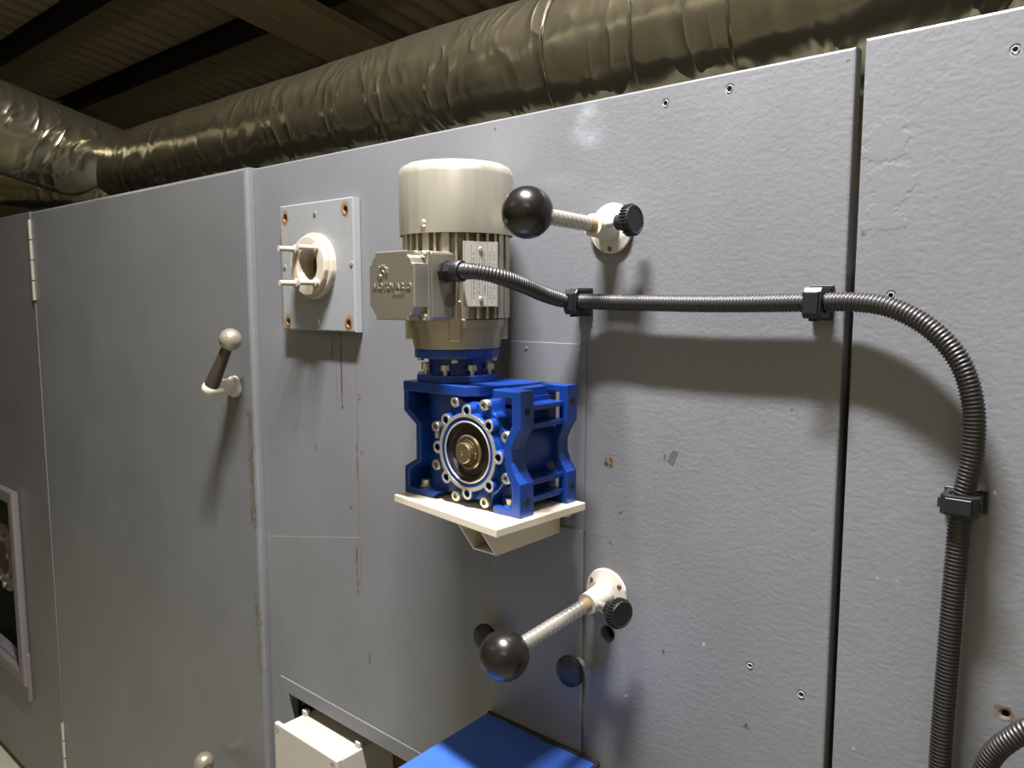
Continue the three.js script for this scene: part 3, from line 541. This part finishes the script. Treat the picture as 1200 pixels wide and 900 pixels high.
// ---------------------------------------------------------------- sight port plate
{
  const x0 = W(330, 300, 0.014).x, x1 = -0.9495, yB = 1.4505, yTp = 1.6525, th = 0.0145;
  const t = thing('sight_port', 'square pale steel plate with a studded round port and rusty corner holes', 'port', V((x0 + x1) / 2, yB, 0));
  const fc = W(363, 312, 0.03), fx = W(371, 312, th).x, fy = W(371, 312, th).y;
  const s = shapeOf([[x0, yB], [x1, yB], [x1, yTp], [x0, yTp]]); s.holes.push(circ(fx, fy, 0.027));
  const cr = [[x0 + 0.014, yB + 0.013], [x1 - 0.017, yB + 0.013], [x0 + 0.014, yTp - 0.020], [x1 - 0.019, yTp - 0.018]];
  for (const [x, y] of cr) s.holes.push(circ(x, y, 0.0045));
  const map = colourTex(x0, yB, x1 - x0, yTp - yB, 2200, [128, 130, 130], (g, P, sc) => {
    for (const [x, y] of cr) { blot(g, P, sc, x, y, 0.0095, 0.012, '126,104,78', 0.5, 70); blot(g, P, sc, x, y - 0.002, 0.006, 0.008, '88,60,36', 0.6, 50); }
    drip(g, P, sc, cr[2][0], cr[2][1], cr[2][1] - 0.07, 0.007, '168,140,104', 0.25); drip(g, P, sc, cr[3][0], cr[3][1], cr[3][1] - 0.035, 0.003, '150,110,70', 0.4);
  });
  part('plate', planarUv(ext(s, 0.0003, th, 0.002), x0, yB, x1 - x0, yTp - yB), std(0xffffff, 0.42, 0, { map }), t);
  for (const [x, y] of cr) part('corner_bolt', cyl(0.0036, 0.004, 6).rotateX(Math.PI / 2).translate(x, y, 0.009), M.rustPin, t, 'rusty sunken bolt');
  const ms = lathe([[0, 0.0016], [0.002, 0.0018], [0.0038, 0.001], [0.0046, 0]], 16).rotateX(Math.PI / 2);
  for (const [px, py] of [[369, 250], [412, 309], [334, 313], [373, 377]]) { const p = W(px, py, th); put('screw', ms, M.zinc, t, V(p.x, p.y, th)); }
  const ring = part('port_flange', lathe([[0.024, 0.0], [0.0515, 0.0], [0.0515, 0.008], [0.0500, 0.010], [0.0460, 0.0105], [0.0460, 0.017], [0.0445, 0.0185], [0.0275, 0.0185], [0.0255, 0.017], [0.0255, -0.012], [0.024, -0.012]], 56).rotateX(Math.PI / 2).translate(fx, fy, th), M.portPaint, t, 'cream painted round flange');
  part('port_glass', cyl(0.0255, 0.003, 40).rotateX(Math.PI / 2).translate(fx, fy, 0.002), std(0x5a4128, 0.45, 0.1), t, 'brown stained disc inside the port');
  const nut = cyl(0.0072, 0.0055, 6).rotateX(Math.PI / 2), stud = cyl(0.0042, 0.042, 14).rotateX(Math.PI / 2);
  for (const [sx, sy] of [[-1, -1], [1, -1], [-1, 1], [1, 1]]) { const x = fx + 0.0255 * sx, y = fy + 0.0265 * sy; const st = put('stud', stud, M.portPaint, ring, V(x, y, th + 0.030)); put('nut', nut, M.portPaint, ring, V(x, y, th + 0.0212)); }
}

// ---------------------------------------------------------------- junction box in the opening, blue cover
{
  const y1 = 0.7665, x0 = -1.151, x1 = -0.974, zf = 0.053, y0 = 0.60;
  const t = thing('junction_box', 'pale grey plastic junction box sticking out of the opening', 'junction box', V((x0 + x1) / 2, y0, -0.07));
  part('body', rbox(x0 + 0.008, x1 - 0.004, y0 + 0.004, y1 - 0.003, -0.0695, zf - 0.009, 0.003), M.boxGrey, t);
  part('lid', rbox(x0, x1 + 0.002, y0, y1 + 0.0025, zf - 0.009, zf, 0.0025), M.boxGrey, t);
  for (const [x, y] of [[x0 + 0.009, y1 - 0.008], [x1 - 0.009, y1 - 0.008], [x0 + 0.009, y0 + 0.01], [x1 - 0.009, y0 + 0.01]]) part('lid_screw', lathe([[0.0045, 0.0006], [0.0045, 0], [0.0032, -0.0005], [0, 0.0008]], 16).rotateX(Math.PI / 2).translate(x, y, zf), M.engraved, t);
  for (const x of [x0 + 0.014, x1 - 0.012]) part('lug', rbox(x - 0.006, x + 0.006, y1 - 0.004, y1 + 0.007, -0.008, 0.002, 0.002), M.boxGrey, t);
  const b = W(344, 828, -0.04); single('wall_bolt', merge([cyl(0.006, 0.006, 6).rotateX(Math.PI / 2).translate(b.x, b.y, -0.060), cyl(0.0032, 0.014, 12).rotateX(Math.PI / 2).translate(b.x, b.y, -0.062)]), M.cream, 'small brass coloured bolt head inside the dark opening', 'bolt');
}
{
  const x0 = -0.684, x1 = -0.506, yt = 0.938;
  const t = thing('blue_cover', 'bright blue painted sheet cover with a black edge seal, jutting from the panel', 'cover', V((x0 + x1) / 2, 0.62, 0.2));
  // slightly buckled top sheet
  const n = 40, pos = [], idx = [], uvs = [];
  for (let j = 0; j <= n; j++) for (let i = 0; i <= n; i++) { const u = i / n, v = j / n, x = x0 + (x1 - x0) * u, z = 0.010 + 0.35 * v; pos.push(x, yt + 0.004 * (fbm(x * 26, z * 26, 2) - 0.5) * Math.min(1, 6 * u * (1 - u)) - 0.006 * v, z); }
  for (let j = 0; j < n; j++) for (let i = 0; i < n; i++) { const a = j * (n + 1) + i, b = a + 1, c = a + n + 1, d = c + 1; idx.push(a, c, b, b, c, d); }
  const g = new THREE.BufferGeometry(); g.setAttribute('position', new THREE.Float32BufferAttribute(pos, 3)); g.setIndex(idx); g.computeVertexNormals();
  part('top_sheet', g, M.bluePaint, t);
  part('body', merge([rbox(x0 + 0.001, x1 - 0.001, 0.62, yt - 0.0095, 0.0055, 0.357, 0.004)]), M.bluePaint, t);
  part('edge_seal', merge([rod(V(x0, yt - 0.0005, 0.0085), V(x1 + 0.003, yt - 0.0005, 0.0085), 0.0032, 0.0032, 12), rod(V(x1 + 0.003, yt - 0.001, 0.0085), V(x1 + 0.003, yt - 0.007, 0.357), 0.0032, 0.0032, 12)]), M.rubber, t, 'black rubber edge seal');
}

// ---------------------------------------------------------------- foil wrapped ducts above the cabinet
{
  const foilMap = reliefTex(0, 0, 1, 1, 1024, (x, y) => { const w = fbm(x * 5 + 3, y * 3, 2), r = 1 - Math.abs(2 * fbm(x * 13 + 2.5 * fbm(x * 4, y * 4, 2), y * 6, 3) - 1); return 0.3 + 0.45 * smooth(0.30, 0.6, w) * r * r * r + 0.35 * fbm(x * 6, y * 7, 3); });
  foilMap.wrapS = foilMap.wrapT = THREE.MirroredRepeatWrapping;
  M.duct = std(0x79745f, 0.26, 0.92, { bumpMap: foilMap, bumpScale: 0.0065 });
  // a wrapped duct between two points, crumpled by noise; uv in metres
  function duct(a, b, r, nL, off) {
    const d = b.clone().sub(a), L = d.length(), e = d.clone().normalize(), u = Math.abs(e.y) > 0.9 ? V(1, 0, 0) : V(0, 1, 0), s = new THREE.Vector3().crossVectors(e, u).normalize(), w = new THREE.Vector3().crossVectors(s, e), m = 96, pos = [], uv = [], idx = [];
    for (let i = 0; i <= nL; i++) for (let j = 0; j <= m; j++) {
      const t = i / nL, th = j / m * Math.PI * 2, jj = j % m / m * 6.283;
      const k = r * (1 + 0.030 * (fbm(t * L * 6 + off, Math.cos(jj) * 2 + 5, 3) + fbm(t * L * 6 + off + 50, Math.sin(jj) * 2 + 5, 3) - 1) + 0.012 * (fbm(t * L * 24 + off, Math.cos(jj) * 5 + 9 + Math.sin(jj) * 3, 2) - 0.5));
      const p = a.clone().addScaledVector(d, t).addScaledVector(w, k * Math.cos(th)).addScaledVector(s, k * Math.sin(th)); pos.push(p.x, p.y, p.z); uv.push(t * L * 1.6, j / m * 6.283 * r * 1.6);
    }
    for (let i = 0; i < nL; i++) for (let j = 0; j < m; j++) { const p = i * (m + 1) + j, q = p + m + 1; idx.push(p, p + 1, q, p + 1, q + 1, q); }
    const g = new THREE.BufferGeometry(); g.setAttribute('position', new THREE.Float32BufferAttribute(pos, 3)); g.setAttribute('uv', new THREE.Float32BufferAttribute(uv, 2)); g.setIndex(idx); g.computeVertexNormals(); return g;
  }
  const dy = 1.868, dz = -0.285, R = 0.116, ex = -2.44;
  const t = thing('foil_duct', 'large foil wrapped duct lying along the top of the cabinet', 'duct', V(-0.5, dy - R, dz));
  part('wrapping', duct(V(ex, dy, dz), V(2.4, dy, dz), R, 420, 0), M.duct, t);
  const band = (x, w, k) => { const g = new THREE.TorusGeometry(R * 1.008, 0.0009, 6, 72).scale(1, 1, w).rotateY(Math.PI / 2).translate(x, dy, dz); return part('tape_band', g, M.duct, t, 'foil tape round the duct'); };
  for (const [px, py] of [[632, 60], [735, 40], [850, 30]]) { const p = W(px, py, dz + 0.12); band(p.x, 3 + rnd(), 1); }
  part('elbow', new THREE.SphereGeometry(R * 1.03, 40, 28).translate(ex, dy + 0.01, dz), M.duct, t);
  const q = V(ex + 0.02, dy + 0.42, 1.35);
  part('wrapping', duct(V(ex, dy + 0.01, dz), q, R * 1.02, 200, 31), M.duct, t, 'foil wrapped run rising from the elbow');
  // smaller branch under the rising run
  const b0 = W(150, 236, -0.25), b1 = W(-60, 214, 0.05), dd = b1.clone().sub(b0).normalize();
  part('branch_pipe', duct(b0, b0.clone().addScaledVector(dd, 1.4), 0.052, 60, 77), M.duct, t, 'small foil covered branch pipe');
  part('branch_collar', rod(b0.clone().addScaledVector(dd, 0.50), b0.clone().addScaledVector(dd, 0.53), 0.062, 0.062, 32), M.duct, t);
}

// ---------------------------------------------------------------- roof steel
{
  const roofHit = (px, py, drop = 0) => { const d = dirOf(px, py), s = (roofY(CAM.z) - drop - CAM.y) / (d.y - 0.166 * d.z); return CAM.clone().addScaledVector(d, s); };
  const prof = (z, h, label) => {
    const t = thing('roof_purlin', label, 'beam', V(-4, roofY(z) - h - 0.03, z), 'purlins under the roof sheets'), y1 = roofY(z) - 0.028, y0 = y1 - h;
    part('web', box(-10.9, 3.1, y0, y1, z - 0.004, z + 0.004), M.purlin, t); part('bottom_flange', box(-10.9, 3.1, y0, y0 + 0.008, z + 0.004, z + 0.075), M.purlin, t); part('top_flange', box(-10.9, 3.1, y1 - 0.008, y1, z + 0.004, z + 0.075), M.purlin, t);
  };
  const z1 = roofHit(70, 37, 0.22).z, z2 = roofHit(220, 77, 0.22).z, dzp = z1 - z2;
  for (let k = -1; k < 4; k++) prof(z2 + dzp * k, 0.19, 'dark steel purlin crossing under the corrugated roof');
  // pale rafter running down the slope
  const r = roofHit(345, 30, 0.4), t = thing('roof_rafter', 'pale tan steel rafter running down under the purlins', 'beam', V(r.x, roofY(-2) - 0.5, -2));
  const g = merge([box(-0.13, 0.13, -0.012, 0, -3.4, 4.6), box(-0.006, 0.006, 0, 0.26, -3.4, 4.6), box(-0.13, 0.13, 0.26, 0.272, -3.4, 4.6)]);
  g.rotateX(-Math.atan(0.166)); g.translate(r.x + 0.08, roofY(-2) - 0.27 - 0.24, -2); part('beam', g, M.rafter, t);
}

// ---------------------------------------------------------------- lamps
function lamp(name, label, p, l, w, i, c, up) {
  const t = thing(name, label, 'lamp', V(...p));
  part('case', rbox(p[0] - l / 2 - 0.02, p[0] + l / 2 + 0.02, p[1] + 0.006, p[1] + 0.045, p[2] - w / 2 - 0.012, p[2] + w / 2 + 0.012, 0.006), M.lampCase, t);
  part('diffuser', box(p[0] - l / 2, p[0] + l / 2, p[1] + 0.001, p[1] + 0.006, p[2] - w / 2, p[2] + w / 2), new THREE.MeshStandardMaterial({ color: 0xffffff, emissive: c, emissiveIntensity: 2 }), t, 'glowing tube cover');
  part('hanger', rod(V(p[0], p[1] + 0.045, p[2]), V(p[0], roofY(p[2]) - 0.02, p[2]), 0.004), M.zinc, t);
  const a = new THREE.RectAreaLight(c, i, l, w); a.position.set(0, 0, 0); a.rotation.x = -Math.PI / 2; a.castShadow = true; t.add(a);
  if (up) { const b = new THREE.RectAreaLight(c, up, l, w); b.position.set(0, 0.052, 0); b.rotation.x = Math.PI / 2; b.castShadow = true; t.add(b); part('upper_diffuser', box(p[0] - l / 2, p[0] + l / 2, p[1] + 0.045, p[1] + 0.05, p[2] - w / 2, p[2] + w / 2), new THREE.MeshStandardMaterial({ color: 0xffffff, emissive: c, emissiveIntensity: 2 }), t, 'glowing upper cover'); }
}
{
  const n = LAMPS.near; lamp('tube_lamp', 'short white tube lamp hung close above the cabinet front', n.p, n.l, n.w, n.i, n.c);
  const h = LAMPS.hall; h.p.forEach((p, k) => lamp('hall_lamp', ['warm twin-sided lamp hung in the aisle before the conduit drop', 'warm twin-sided lamp hung in the aisle before the lever handle door', 'warm twin-sided lamp hung in the aisle before the door with the window'][k], p, h.l, h.w, h.i[k], h.c, h.up[k]));
}
renderer.render(scene, camera);
